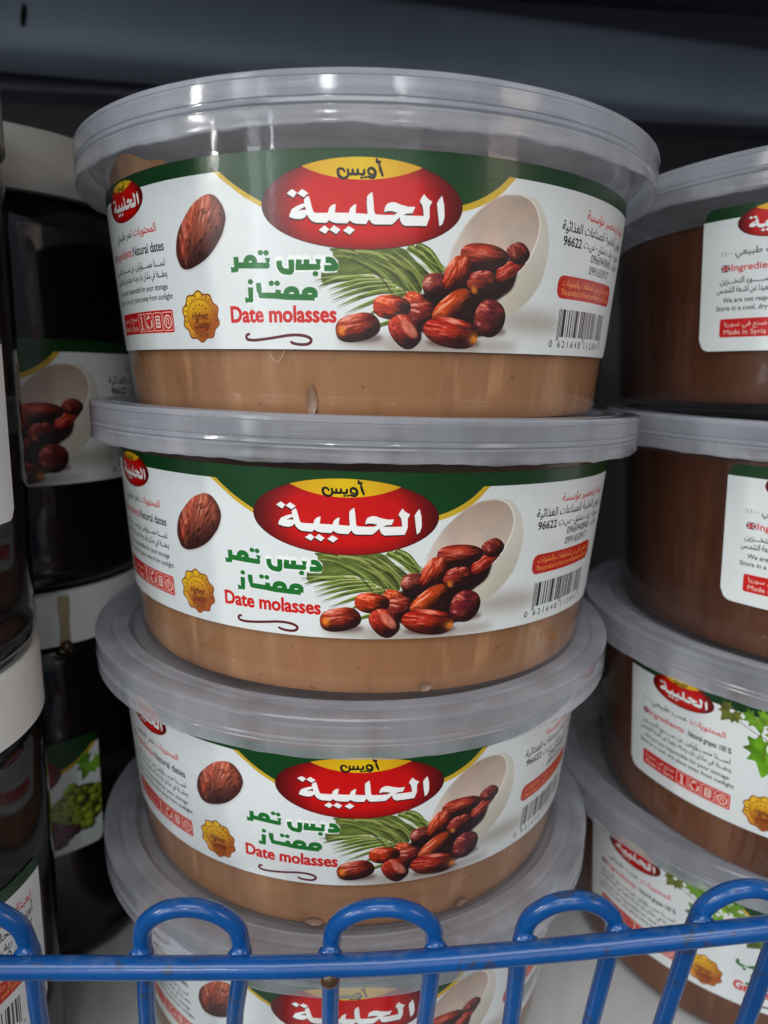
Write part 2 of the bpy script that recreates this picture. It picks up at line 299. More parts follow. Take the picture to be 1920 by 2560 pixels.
def draw_right(A):
    A.text(arab('تعبئة وتحضير مؤسسة'), 140, 204, 21.5, 5.2, RED, .022)
    A.text(arab('أويس الحلبية للصناعات الغذائية'), 117, 204.5, 30.0, 5.2, BLK, .022)
    A.text('96622', 119.5, 137.5, 37.8, 5.0, BLK, .03); A.text(arab('سوريا - ريف دمشق - س.ت'), 140, 203, 37.2, 4.8, BLK, .018)
    A.text('0966940840', 151, 184, 44.2, 4.8, BLK, .02); A.text(arab('هاتف :'), 187, 202, 43.8, 4.4, BLK, .018)
    A.text('0991650917', 150.5, 183, 51.0, 4.8, BLK, .02)
    A.fill([rrect(119, 54.2, 195, 67.2, 5.0)], (.74, .12, .07))
    Y_ = (.95, .62, .28)
    A.text(arab('المنتج خالي من المنكهات والملونات'), 124, 191, 59.8, 3.6, Y_, .016)
    A.text('The product is free from flavors and colors', 123, 191, 65.0, 3.3, Y_, .014)
    # bar code: the digits 0 621648 112841 encoded as the usual left/right bar patterns
    Lc = ['0001101', '0011001', '0010011', '0111101', '0100011', '0110001', '0101111', '0111011', '0110111', '0001011']
    Gc = [''.join('1' if c == '0' else '0' for c in v)[::-1] for v in Lc]; Rc = [''.join('1' if c == '0' else '0' for c in v) for v in Lc]
    bits = '101'+''.join(Lc[int(c)] for c in '621648')+'01010'+''.join(Rc[int(c)] for c in '112841')+'101'
    w = 63.5/len(bits); bars = []
    for i, c in enumerate(bits):
        if c == '1':
            y1 = 91.6 if i < 3 or i > len(bits)-4 or 45 <= i < 50 else 89.2
            x = 124+i*w; bars.append([(x, 73.2), (x+w*1.0, 73.2), (x+w*1.0, y1), (x, y1)])
    A.fill(bars, BLK)
    A.text('0', 117.6, 120.6, 95.4, 4.0, BLK, .008); A.text('>', 188.6, 191, 95, 3, BLK, 0)
    A.text('6 2 1 6 4 8', 126, 152.5, 95.4, 4.0, BLK, .008); A.text('1 1 2 8 4 1', 158, 184, 95.4, 4.0, BLK, .008)
def draw_green(A):
    def g(X, Y): return np.array([.045, .22, .09])+np.clip(1-np.abs(X+3.8)/110, 0, 1)[..., None]*np.array([.0, .05, .0])
    A.fill([[(-240, -2), (240, -2), (240, 8.3), (-240, 8.3)]], g)
    gl = [(-83, 8.2), (-74, 14.5), (-65, 20.5), (-55, 26.5), (-40, 36), (32, 36), (47, 26.6), (58, 22.5), (69, 16.5), (78, 8.2)]
    gp = [(-240, 0)]+gl+[(240, 0)]
    gc = np.zeros((A.h, A.w), np.float32); gc[int(8.3*A.ps):] = 1
    A.fill([np.vstack([cr([(-84.5, 8.3), (-75, 15.5), (-66, 22), (-54, 28.5)], 8), [(0, 30)], cr([(46, 28.8), (58.5, 24.6), (70, 18), (79.5, 8.3)], 8), [(79, 4), (-84, 4)]])], (.80, .66, .16), clip=gc)
    A.fill([np.vstack([cr([(-81.5, 7.5), (-73.5, 14), (-64.5, 20), (-54, 25.8)], 8), [(0, 30)], cr([(46, 25.6), (57, 21.6), (67.5, 15.4), (76, 7.5)], 8), [(76, 2), (-81, 2)]])], g)
def shade_date(A, d, i):
    k_ = {0: 1.35, 1: 1.12, 5: 1.12, 7: 1.15, 9: 1.1}.get(i, 1.06); cx, cy = d[:2]; ax, ay, bx, by = [q*k_ for q in d[2:]]; det = ax*by-ay*bx
    t = np.linspace(0, 2*PI, 44, endpoint=False); c, s_ = np.cos(t), np.sin(t)
    e = 2/2.35; px = np.sign(c)*np.abs(c)**e*(1+.025*np.sin(3*t+i)); py = np.sign(s_)*np.abs(s_)**e*(1+.03*np.cos(2*t+i*2))
    P = np.stack([cx+px*ax+py*bx, cy+px*ay+py*by], 1)
    la, lb = math.hypot(ax, ay), math.hypot(bx, by)
    hue = [(.62, .10, .05), (.42, .08, .06), (.58, .12, .07), (.48, .08, .08), (.44, .13, .12), (.66, .14, .05), (.72, .20, .06), (.42, .07, .05), (.38, .06, .09), (.72, .16, .04), (.70, .20, .05), (.60, .08, .04), (.60, .09, .05), (.50, .09, .04)][i]
    def col(X, Y):
        dx, dy = X-cx, Y-cy; u = (dx*by-dy*bx)/det; v = (ax*dy-ay*dx)/det
        r2 = np.clip(u*u+v*v, 0, 1.2); nz = np.sqrt(np.clip(1.15-r2, .02, 1))
        nx = u*ax/la+v*bx/lb; ny = u*ay/la+v*by/lb
        wob = fbm(u*1.5+i*7, v*2+3, 5+i)*1.8
        wr = fbm(u*1.7+i*3, v*5.0+wob, 11+i, 3)-.5
        crs = np.clip(1-np.abs(fbm(u*1.1+i*5, v*4.2+wob*1.3, 81+i, 2)-.5)*13, 0, 1)       # creases along the fruit
        L = np.clip(-.46*nx-.58*ny+.60*nz+wr*.75-crs*.28, 0, 1.4)
        base = (np.array(hue)*np.array([.98, 1.1, 1.15])+np.array([.02, .025, .02]))*(.22+1.15*L)[..., None]
        pt = np.clip(fbm(u*1.6+9, v*1.9+i, 40+i)*2-.85, 0, 1)[..., None]
        base = base*(1-pt*.6)+np.array([.80, .30, .12])*pt*.6*(.25+.95*L)[..., None]
        pk = np.clip(fbm(u*2.1+i, v*2.3+5, 60+i)*2.2-1.15, 0, 1)[..., None]*np.clip(L*1.6-.5, 0, 1)[..., None]
        base = base*(1-pk*.65)+np.array([.86, .52, .44])*pk*.65
        sp = np.clip((L-.84+wr*.5)*2.4, 0, .8)[..., None]
        base = base*(1-sp)+np.array([.96, .70, .60])*sp
        dk = np.clip((nx*.5+ny*.9-.30)*1.3, 0, .85)[..., None]
        base = base*(1-dk)+np.array([.16, .06, .08])*dk
        if i in (13, 11, 3):
            q = {13: (-.72, .0), 11: (.86, .1), 3: (-.62, .45)}[i]; g = np.exp(-(((u-q[0])/.26)**2+((v-q[1])/.5)**2)*1.6)[..., None]
            base = base*(1-g*.85)+np.array([.95, .55, .16])*g*.85*(.75+.5*fbm(u*9, v*7, 3)[..., None])
        if i == 12:
            g = 1/(1+np.exp((((u-.0)/.62)**2+((v+.35)/.36)**2-1)*7))[..., None]; base = base*(1-g*.8)+np.array([.86, .50, .40])*g*.8*(.8+.4*fbm(u*5, v*5, 8)[..., None])
        return np.clip(base, 0, 1)
    A.fill([P], col)
def draw_fruit(A):
    # palm frond
    gr = lambda X, Y: np.array([.34, .39, .17])*(.62+.8*fbm(X*.10+Y*.35, Y*.12-X*.05, 21, 3)[..., None])
    A.fill([cr(ART['palm'], 4, True)], gr)
    for k, p in enumerate(ART['blades']):
        w = (2.2, 2.7, .1) if k < 9 else (4.0, 4.4, 2.6)
        if k == 8: w = (2.5, 2.2, 2)
        A.fill(ribbon(p, w, cap=False), lambda X, Y: np.array([.38, .45, .17])*(.62+.75*fbm(X*.12, Y*.5, 30+k, 2)[..., None]))
        q = np.array(p)-[0, .9]; A.fill(ribbon(q, (.5, .7, .1), cap=False), (.80, .82, .55), alpha=.75)
        q = np.array(p)+[0, 1.1]; A.fill(ribbon(q, (.7, .9, .1), cap=False), (.20, .20, .08), alpha=.6)
    for k, p in enumerate(ART['ribs']): A.fill(ribbon(p, (.3, 1.0, .5) if k else (1.6, 1.6, .5), cap=False), (.68, .70, .40), alpha=.8, blur=.12)
    for k in range(15):
        r = np.random.RandomState(k); a = np.array([-14+k*3.5, 50+r.rand()*3]); b = np.array([16+k*2.4, 70+r.rand()*7])
        A.fill(ribbon([a, (a+b)/2+[4, -2.5], b], (.3, 1.5, .3), cap=False), [(.17, .18, .07), (.62, .66, .36), (.46, .50, .22)][k % 3], alpha=.6, blur=.1)
    # ground shadow, bowl
    A.fill([ell(100, 82, 26, 6)], (.62, .58, .52), blur=4, alpha=.75)
    A.fill([ell(38, 96.0, 55, 4.5)], (.60, .55, .50), blur=2.5, alpha=.7)
    bo, bi = cr(ART['bowl_out'], 5, True), cr(ART['bowl_in'], 5, True)
    def cream(X, Y):
        u = np.clip((X-78)/40, 0, 1)[..., None]; v = np.clip((Y-40)/45, 0, 1)[..., None]
        return np.array([.89, .87, .81])*(1-u*.05)-v*np.array([.12, .13, .15])-(u*(1-u))*.16
    left = np.clip((np.arange(A.w)/A.ps+A.x0-33)/24, 0, 1)[None, :]; lm = left*np.ones((A.h, 1), np.float32)
    A.fill([bo], cream, clip=lm, blur=.2)
    def inner(X, Y):
        v = np.clip((Y-18)/40, 0, 1)[..., None]; u = np.clip((X-40)/55, 0, 1)[..., None]
        return np.array([.66, .57, .50])*(1-v*.0)+v*np.array([.17, .18, .19])+u*np.array([.05, .05, .05])+(fbm(X*.15, Y*.15, 5)[..., None]-.5)*np.array([.12, .04, .03])
    A.fill([bi], inner, clip=lm, blur=.35)
    A.fill(ribbon(np.array(ART['bowl_in'][:10]), (.2, .9, 1.1, 1.1, .8), 5, cap=False), (.97, .95, .90), alpha=.8, blur=.15)
    # dark gaps then the fruit
    A.fill([cr([(30, 70), (46, 55), (62, 52), (84, 50), (84, 64), (72, 74), (76, 86), (60, 92), (30, 90), (22, 80)], 5, True)], (.12, .05, .05), blur=.5)
    bm = A.full([bi]); rim = A.full([bo])
    for i, d in enumerate(ART['dates']):
        if i in (0, 1):   # inside the bowl: cut by its rim
            keep = A.im.copy(); shade_date(A, d, i); m = bm[..., None]; A.im = A.im*m+keep*(1-m)
        else: 
            if i in (7, 8, 10, 11, 12, 13): A.fill([ell(d[0]+1.5, d[1]+abs(d[5])*.75, abs(d[2])*1.0+1, 2.6)], (.25, .12, .10), blur=1.0, alpha=.55)
            shade_date(A, d, i)
def draw_big_date(A):
    P = cr(ART['bdate'], 4, True); c = P.mean(0); tip = np.array([P[P[:, 1].argmax()][0]+1, P[:, 1].max()-3])
    ax = np.array([.50, -1.0]); ax /= np.linalg.norm(ax); bx = np.array([-ax[1], ax[0]])
    hl = np.abs((P-c)@ax).max(); hw = np.abs((P-c)@bx).max()
    A.fill([P+[.4, .6]], (.5, .42, .4), blur=.8, alpha=.35)
    def col(X, Y):
        u = ((X-c[0])*ax[0]+(Y-c[1])*ax[1])/hl; v = ((X-c[0])*bx[0]+(Y-c[1])*bx[1])/hw
        ang = np.arctan2(v, u+1.25); rr = np.hypot(u+1.25, v)
        wv = fbm(rr*2.6, ang*4, 2)
        w = fbm(ang*7+wv*2.6, rr*1.5, 61, 3); ridge = np.clip(1-np.abs(w-.5)*9, 0, 1)
        w3 = fbm(ang*15+wv*4, rr*2.5+4, 66, 2); ridge = np.maximum(ridge, .8*np.clip(1-np.abs(w3-.5)*9, 0, 1)*np.clip(1.6-rr, 0, 1))
        lite = np.clip(fbm(ang*12+wv*3+2, rr*2, 77, 2)*3-1.7, 0, 1)*np.clip(1.9-rr, 0, 1)
        w2 = fbm(ang*20+3+rr*1.5, rr*2.2, 71, 2)-.5
        L = np.clip(.66-.30*v+.34*u+w2*.35-ridge*.55+lite*.45, .05, 1.25)
        b = np.array([.62, .31, .23])*(.30+.95*L)[..., None]
        red = np.clip((.25-np.abs(v+.55))*2+np.clip(-u, 0, 1)*.5, 0, 1)[..., None]*np.clip(.5-v, 0, 1)[..., None]
        b = b+red*np.array([.10, -.02, -.03])
        dk = np.clip((v*.9-u*.9-.10)*1.25, 0, .84)[..., None]; b = b*(1-dk)+np.array([.20, .10, .10])*dk
        sp = np.clip((w2+L-1.0)*2.6, 0, .6)[..., None]; b = b*(1-sp)+np.array([.90, .66, .55])*sp
        e = np.clip((np.hypot(u, v)-.86)*4, 0, .6)[..., None]; b = b*(1-e)+np.array([.22, .10, .09])*e
        return np.clip(b, 0, 1)
    A.fill([P], col)
def leaf(cx, cy, r, rot, sx=1.):
    base = [(0, -.12), (.18, -.35), (.10, -.72), (.34, -.62), (.52, -.92), (.66, -.55), (.98, -.48), (.80, -.15), (1.0, .10), (.66, .18), (.70, .50), (.36, .42), (.18, .78), (0, 1.05), (-.20, .74), (-.40, .44), (-.72, .52), (-.64, .16), (-1.0, .06), (-.78, -.18), (-.94, -.52), (-.62, -.56), (-.50, -.90), (-.32, -.60), (-.12, -.74), (-.16, -.34)]
    c, s_ = math.cos(rot), math.sin(rot); P = np.array(base)*[sx, 1]
    return np.stack([cx+r*(P[:, 0]*c-P[:, 1]*s_), cy+r*(P[:, 0]*s_+P[:, 1]*c)], 1)
def draw_leaf(A, cx, cy, r, rot, hue=(.36, .55, .10), sx=1., seed=0):
    def col(X, Y): return np.clip(np.array(hue)*(.62+.85*fbm((X-cx)/r*2.2+seed, (Y-cy)/r*2.2, seed+3, 3)[..., None])+np.clip((X-cx)/r*.3+.05, -.1, .2)[..., None]*np.array([.25, .3, .05]), 0, 1)
    P = leaf(cx, cy, r, rot, sx); A.fill([cr(P, 3, True)], col)
    for a in (-90, -20, 35, 145, 200):
        q = math.radians(a)+rot+PI; A.fill(ribbon([(cx, cy-0*r), (cx+math.cos(q)*r*.8, cy+math.sin(q)*r*.8)], (.35, .1), cap=False), (.62, .72, .35), alpha=.55)
def draw_grapes(A, cx, cy, n, rx, ry, r, hue, seed):
    R = np.random.RandomState(seed)
    pts = sorted([(cx+rx*math.sqrt(R.rand())*math.cos(t), cy+ry*math.sqrt(R.rand())*math.sin(t)) for t in R.rand(n)*2*PI], key=lambda p: p[1])
    A.fill([ell(cx, cy, rx*.95, ry*.95)], np.array(hue)*.35)
    for x, y in pts:
        rr = r*(.85+.3*R.rand()); hh = np.array(hue)*(.8+.4*R.rand())
        def col(X, Y):
            u, v = (X-x)/rr, (Y-y)/rr; nz = np.sqrt(np.clip(1.05-u*u-v*v, .02, 1)); L = np.clip(-.4*u-.5*v+.7*nz, 0, 1.2)
            sp = np.clip(L-1.02, 0, .3)[..., None]*2; return np.clip(hh*(.35+.9*L)[..., None]*(1-sp)+np.array([.95, .95, .85])*sp, 0, 1)
        A.fill([ell(x, y, rr, rr, 22)], col)
def draw_centre(A, grape):
    draw_brand(A, -3.8, 26.4, 1.0)
    W_ = (.95, .96, .94)
    if not grape:
        G = [ribbon(cr(p, 5), 3.15, smooth=False, cap=False) if k in (0, 4, 6, 11, 12) else ribbon(p, 3.15, smooth=False, cap=False) for k, p in enumerate(ART['g1'])]
        allp = [q for g in G for q in g]+[ell(x, y, 1.57, 1.57, 14) for k, p in enumerate(ART['g1']) for x, y in p[1:-1]]+[ell(x, y, 1.6, 1.4, 20) for x, y in ART['gd']]
        A.fill([q for p in ART['g1'][:5] for q in ribbon(p, 5.0, smooth=False)], W_, blur=.25)
        A.fill(allp, W_, blur=.35); A.fill(allp, GRN)
        A.text('Date molasses', -79.5, -17.5, 85.4, 8.4, RED, .04)
    else:
        A.text(arab('دبس عنب'), -79.5, -23, 62, 9.4, GRN, .065, halo=(W_, .6, 1)); A.text(arab('ممتاز'), -71, -33, 75, 9.4, GRN, .065, halo=(W_, .6, 1))
        A.text('Grape molasses', -79.5, -14.5, 85.6, 8.4, RED, .04)
    A.fill(ribbon(ART['swirl'], (1.5, 1.6, 1.5, 1.6, 1.6, 1.5)), (.36, .10, .12) if not grape else (.08, .07, .08))
def art_tub(grape):
    A = Art(LU0, LUW); draw_green(A)
    if not grape: draw_fruit(A)
    else:
        for k, (x, y, r, ro, hu) in enumerate([(-132, 12, 9, .6, (.34, .36, .12)), (-113, 10, 10, -.3, (.36, .52, .12)), (-98, 15, 11, 2.6, (.45, .58, .12)), (-84, 14, 8, 1.2, (.35, .5, .12)), (-104, 36, 17, .15, (.36, .56, .08)), (-64, 33, 14, .8, (.33, .42, .12)), (-47, 44, 12, 2.2, (.38, .42, .12)), (-29, 51, 8, 1.1, (.45, .45, .14))]):
            draw_leaf(A, x, y, r, ro, hu, seed=k)
        for p in ([(-139, 8), (-120, 18), (-104, 24), (-86, 28), (-70, 26)], [(-104, 24), (-107, 30), (-106, 40)], [(-48, 42), (-38, 54), (-32, 60)]): A.fill(ribbon(p, .5), (.34, .22, .12))
        draw_grapes(A, 64, 62, 60, 24, 20, 4.4, (.50, .58, .16), 3); draw_grapes(A, 36, 82, 50, 24, 11, 4.2, (.34, .08, .18), 4)
        for k, (x, y, r, ro) in enumerate([(72, 27, 13, .5), (30, 58, 12, 2.0)]): draw_leaf(A, x, y, r, ro, seed=20+k)
    if not grape: draw_big_date(A)
    draw_seal(A, -102.3, 82.0, 14.2); draw_left(A, grape); draw_right(A); draw_centre(A, grape)
    n = (fbm(*np.meshgrid(np.arange(A.w)/60., np.arange(A.h)/60.), 90, 3)-.5)[..., None]*.02
    A.im = A.im+n.astype(np.float32)
    return A

# ---------------------------------------------------------------- materials
def mat(name): 
    m_ = bpy.data.materials.new(name); m_.use_nodes = True; return m_, m_.node_tree, m_.node_tree.nodes['Principled BSDF']
def noise(nt, scale, detail=4, vec=None, stretch=None, rough=.5):
    n = nt.nodes.new('ShaderNodeTexNoise'); n.inputs['Scale'].default_value = scale; n.inputs['Detail'].default_value = detail; n.inputs['Roughness'].default_value = rough
    tc = nt.nodes.new('ShaderNodeTexCoord'); mp = nt.nodes.new('ShaderNodeMapping'); nt.links.new(tc.outputs['Object'], mp.inputs[0]); nt.links.new(mp.outputs[0], n.inputs[0])
    if stretch: mp.inputs['Scale'].default_value = stretch
    return n
def ramp(nt, src, stops):
    r = nt.nodes.new('ShaderNodeValToRGB'); nt.links.new(src, r.inputs[0]); e = r.color_ramp.elements
    while len(e) < len(stops): e.new(.5)
    for i, (p, c) in enumerate(stops): e[i].position = p; e[i].color = (*c, 1) if len(c) == 3 else c
    return r
def bump(nt, src, bsdf, strength, dist=.001):
    b = nt.nodes.new('ShaderNodeBump'); b.inputs['Strength'].default_value = strength; b.inputs['Distance'].default_value = dist
    nt.links.new(src, b.inputs['Height']); nt.links.new(b.outputs[0], bsdf.inputs['Normal']); return b
def plain(name, col, rough=.5, var=.12, scale=30, metal=0, bmp=.0, stretch=None):
    m_, nt, b = mat(name); n = noise(nt, scale, 5, stretch=stretch)
    r = ramp(nt, n.outputs[0], [(.3, [c*(1-var) for c in col]), (.7, [min(1, c*(1+var)) for c in col])])
    nt.links.new(r.outputs[0], b.inputs['Base Color']); b.inputs['Roughness'].default_value = rough; b.inputs['Metallic'].default_value = metal
    if bmp: bump(nt, n.outputs[0], b, bmp)
    return m_
def film(name, tint, haze, haze_col, rough, spec=1.0, streak=0.0, trans=.3):
    """thin moulded plastic: see-through, with a milky part that scatters light and a glossy face"""
    m_, nt, b = mat(name); nt.nodes.remove(b); out = nt.nodes['Material Output']
    tr = nt.nodes.new('ShaderNodeBsdfTransparent'); tr.inputs[0].default_value = (*tint, 1)
    df = nt.nodes.new('ShaderNodeBsdfDiffuse'); df.inputs[0].default_value = (*haze_col, 1)
    tl = nt.nodes.new('ShaderNodeBsdfTranslucent'); tl.inputs[0].default_value = (*haze_col, 1)
    md = nt.nodes.new('ShaderNodeMixShader'); md.inputs[0].default_value = trans; nt.links.new(df.outputs[0], md.inputs[1]); nt.links.new(tl.outputs[0], md.inputs[2])
    mx = nt.nodes.new('ShaderNodeMixShader'); nt.links.new(tr.outputs[0], mx.inputs[1]); nt.links.new(md.outputs[0], mx.inputs[2])
    n = noise(nt, 55, 5, stretch=(1, 1, .35)); mr = nt.nodes.new('ShaderNodeMapRange'); nt.links.new(n.outputs[0], mr.inputs[0])
    mr.inputs[1].default_value = .3; mr.inputs[2].default_value = .7; mr.inputs[3].default_value = max(0, haze-streak); mr.inputs[4].default_value = min(1, haze+streak)
    lw = nt.nodes.new('ShaderNodeLayerWeight'); lw.inputs[0].default_value = .35      # a longer path through the wall looks milkier
    ma = nt.nodes.new('ShaderNodeMath'); ma.operation = 'MULTIPLY_ADD'; ma.use_clamp = True; nt.links.new(lw.outputs['Facing'], ma.inputs[0]); ma.inputs[1].default_value = haze*.75; nt.links.new(mr.outputs[0], ma.inputs[2])
    ns = noise(nt, 70, 6, stretch=(.5, .5, 9), rough=.75); rs = nt.nodes.new('ShaderNodeMapRange'); nt.links.new(ns.outputs[0], rs.inputs[0])      # fine scuffs running round the wall
    rs.inputs[1].default_value = .60; rs.inputs[2].default_value = .72; rs.inputs[3].default_value = 0; rs.inputs[4].default_value = haze*.55
    mb = nt.nodes.new('ShaderNodeMath'); mb.operation = 'ADD'; mb.use_clamp = True; nt.links.new(ma.outputs[0], mb.inputs[0]); nt.links.new(rs.outputs[0], mb.inputs[1]); nt.links.new(mb.outputs[0], mx.inputs[0])
    nr = noise(nt, 45, 5, rough=.7)
    gl = nt.nodes.new('ShaderNodeBsdfGlossy'); r_ = nt.nodes.new('ShaderNodeMapRange'); nt.links.new(nr.outputs[0], r_.inputs[0]); r_.inputs[1].default_value = .35; r_.inputs[2].default_value = .68
    r_.inputs[3].default_value = rough*.7; r_.inputs[4].default_value = rough*2.2; nt.links.new(r_.outputs[0], gl.inputs['Roughness'])
    fr = nt.nodes.new('ShaderNodeFresnel'); fr.inputs[0].default_value = 1.49
    ge = nt.nodes.new('ShaderNodeNewGeometry'); io = nt.nodes.new('ShaderNodeMath'); io.operation = 'MULTIPLY_ADD'      # the wall is thin: both faces reflect alike
    io.inputs[1].default_value = 1/1.49-1.49; io.inputs[2].default_value = 1.49; nt.links.new(ge.outputs['Backfacing'], io.inputs[0]); nt.links.new(io.outputs[0], fr.inputs[0])
    mu = nt.nodes.new('ShaderNodeMath'); mu.operation = 'MULTIPLY'; mu.inputs[1].default_value = spec; nt.links.new(fr.outputs[0], mu.inputs[0])
    fin = nt.nodes.new('ShaderNodeMixShader'); nt.links.new(mu.outputs[0], fin.inputs[0]); nt.links.new(mx.outputs[0], fin.inputs[1]); nt.links.new(gl.outputs[0], fin.inputs[2])
    n2 = noise(nt, 160, 3); b2 = nt.nodes.new('ShaderNodeBump'); b2.inputs['Strength'].default_value = .12; b2.inputs['Distance'].default_value = .0006
    nt.links.new(n2.outputs[0], b2.inputs['Height']); nt.links.new(b2.outputs[0], gl.inputs['Normal'])
    nt.links.new(fin.outputs[0], out.inputs[0]); return m_
def paste(name, col, light, dark):
    m_, nt, b = mat(name); n = noise(nt, 14, 5, stretch=(3.4, 3.4, .5), rough=.6); n2 = noise(nt, 420, 2)
    r = ramp(nt, n.outputs[0], [(.34, dark), (.46, col), (.54, col), (.66, light)])
    r2 = ramp(nt, n2.outputs[0], [(.22, (.45, .42, .40)), (.31, (1, 1, 1))])
    mx = nt.nodes.new('ShaderNodeMix'); mx.data_type = 'RGBA'; mx.blend_type = 'MULTIPLY'; mx.inputs[0].default_value = .8
    nv = noise(nt, 30, 5, stretch=(3.6, 3.6, .22), rough=.65); rv = ramp(nt, nv.outputs[0], [(.56, (0, 0, 0)), (.66, (.55, .55, .55))])     # smears dragged up the wall
    nb = noise(nt, 36, 4); rb_ = ramp(nt, nb.outputs[0], [(.46, (0, 0, 0)), (.58, (1, 1, 1))])
    mv = nt.nodes.new('ShaderNodeMath'); mv.operation = 'MULTIPLY'; nt.links.new(rv.outputs[0], mv.inputs[0]); nt.links.new(rb_.outputs[0], mv.inputs[1])
    ms = nt.nodes.new('ShaderNodeMix'); ms.data_type = 'RGBA'; nt.links.new(mv.outputs[0], ms.inputs[0]); nt.links.new(r.outputs[0], ms.inputs[6]); ms.inputs[7].default_value = (*[min(1, c*1.35) for c in light], 1)
    nt.links.new(ms.outputs[2], mx.inputs[6]); nt.links.new(r2.outputs[0], mx.inputs[7]); nt.links.new(mx.outputs[2], b.inputs['Base Color'])
    b.inputs['Roughness'].default_value = .42; b.inputs['Specular IOR Level'].default_value = .3; bump(nt, n.outputs[0], b, .15, .001); return m_
def paper(name, image):
    m_, nt, b = mat(name); t = nt.nodes.new('ShaderNodeTexImage'); t.image = image; t.extension = 'EXTEND'
    uv = nt.nodes.new('ShaderNodeUVMap'); uv.uv_map = 'UVMap'; nt.links.new(uv.outputs[0], t.inputs[0]); nt.links.new(t.outputs[0], b.inputs['Base Color'])
    b.inputs['Roughness'].default_value = .34; b.inputs['Specular IOR Level'].default_value = .45; b.inputs['Coat Weight'].default_value = .22; b.inputs['Coat Roughness'].default_value = .10
    n = noise(nt, 420, 3); bp = bump(nt, n.outputs[0], b, .10, .0004)
    n2 = noise(nt, 24, 2, stretch=(1, 1, .2)); b2 = nt.nodes.new('ShaderNodeBump'); b2.inputs['Strength'].default_value = .25; b2.inputs['Distance'].default_value = .002
    nt.links.new(n2.outputs[0], b2.inputs['Height']); nt.links.new(n.outputs[0], bp.inputs['Height']); nt.links.new(bp.outputs[0], b2.inputs['Normal'])
    nt.links.new(b2.outputs[0], b.inputs['Coat Normal']); return m_
M = {}
M['clear'] = film('clear_plastic', (.96, .96, .96), .012, (.6, .63, .68), .035, .95, .012, .3)
M['lid'] = film('milky_lid_plastic', (.88, .90, .93), .39, (.81, .85, .925), .10, 1.15, .12, .5)
M['skirt'] = film('thin_skirt_plastic', (.88, .90, .92), .38, (.84, .87, .93), .12, 1.1, .22, .5)
M['caramel'] = paste('date_molasses_paste', (.335, .156, .064), (.43, .225, .11), (.26, .115, .044))
M['cocoa'] = paste('grape_molasses_paste', (.135, .043, .013), (.19, .075, .03), (.09, .028, .008))
M['cocoa_dark'] = paste('dark_grape_molasses_paste', (.075, .024, .009), (.11, .042, .018), (.05, .016, .006))
M['gap'] = plain('thin_smear_of_paste', (.27, .15, .095), .3, .15)
M['black_syrup'] = plain('black_syrup', (.006, .005, .006), .10, .3)
M['cap'] = plain('white_cap_plastic', (.66, .66, .62), .42, .05, 20, bmp=.05)
M['steel_plum'] = plain('dark_plum_steel', (.085, .078, .125), .5, .15, 12)
M['thread'] = plain('pale_fibre', (.50, .40, .28), .7, .1)
M['cap_grey'] = plain('grey_cap_plastic', (.30, .295, .27), .5, .12, 20, bmp=.05)  # darker grey than the caps of the lower jars
M['drip'] = plain('dried_syrup', (.36, .29, .17), .3, .2)
M['glob'] = plain('syrup_glob', (.06, .03, .015), .15, .2)
M['steel_white'] = plain('white_enamelled_steel', (.60, .60, .585), .45, .14, 9)
M['steel_slate'] = plain('slate_painted_steel', (.23, .29, .365), .5, .10, 12)
M['steel_dark'] = plain('dark_painted_steel', (.012, .012, .018), .55, .2, 12)
def blue_paint():
    m_, nt, b = mat('blue_plastic_coat'); n = noise(nt, 35, 5); n2 = noise(nt, 260, 4)
    r = ramp(nt, n.outputs[0], [(.3, (.003, .056, .20)), (.7, (.005, .080, .29))])
    geo = nt.nodes.new('ShaderNodeNewGeometry'); sx = nt.nodes.new('ShaderNodeSeparateXYZ'); nt.links.new(geo.outputs['Normal'], sx.inputs[0])
    ad = nt.nodes.new('ShaderNodeMath'); ad.operation = 'MULTIPLY'; nt.links.new(sx.outputs[2], ad.inputs[0]); nt.links.new(n2.outputs[0], ad.inputs[1])
    r2 = ramp(nt, ad.outputs[0], [(.46, (0, 0, 0)), (.74, (.4, .4, .4))])      # dust lying on the upward faces
    mx = nt.nodes.new('ShaderNodeMix'); mx.data_type = 'RGBA'; nt.links.new(r2.outputs[0], mx.inputs[0]); nt.links.new(r.outputs[0], mx.inputs[6]); mx.inputs[7].default_value = (.15, .19, .24, 1)
    n3 = noise(nt, 190, 4, rough=.65); r3 = ramp(nt, n3.outputs[0], [(.615, (0, 0, 0)), (.65, (.75, .75, .75))])       # small chips and grime
    m3 = nt.nodes.new('ShaderNodeMix'); m3.data_type = 'RGBA'; nt.links.new(r3.outputs[0], m3.inputs[0]); nt.links.new(mx.outputs[2], m3.inputs[6]); m3.inputs[7].default_value = (.035, .04, .06, 1); mx = m3
    nt.links.new(mx.outputs[2], b.inputs['Base Color']); b.inputs['Roughness'].default_value = .19; bump(nt, n.outputs[0], b, .5, .0015); return m_
M['blue'] = blue_paint()
img_date = art_tub(False).image('date_label_print'); img_grape = art_tub(True).image('grape_label_print')
M['date_paper'] = paper('date_label_paper', img_date); M['grape_paper'] = paper('grape_label_paper', img_grape)

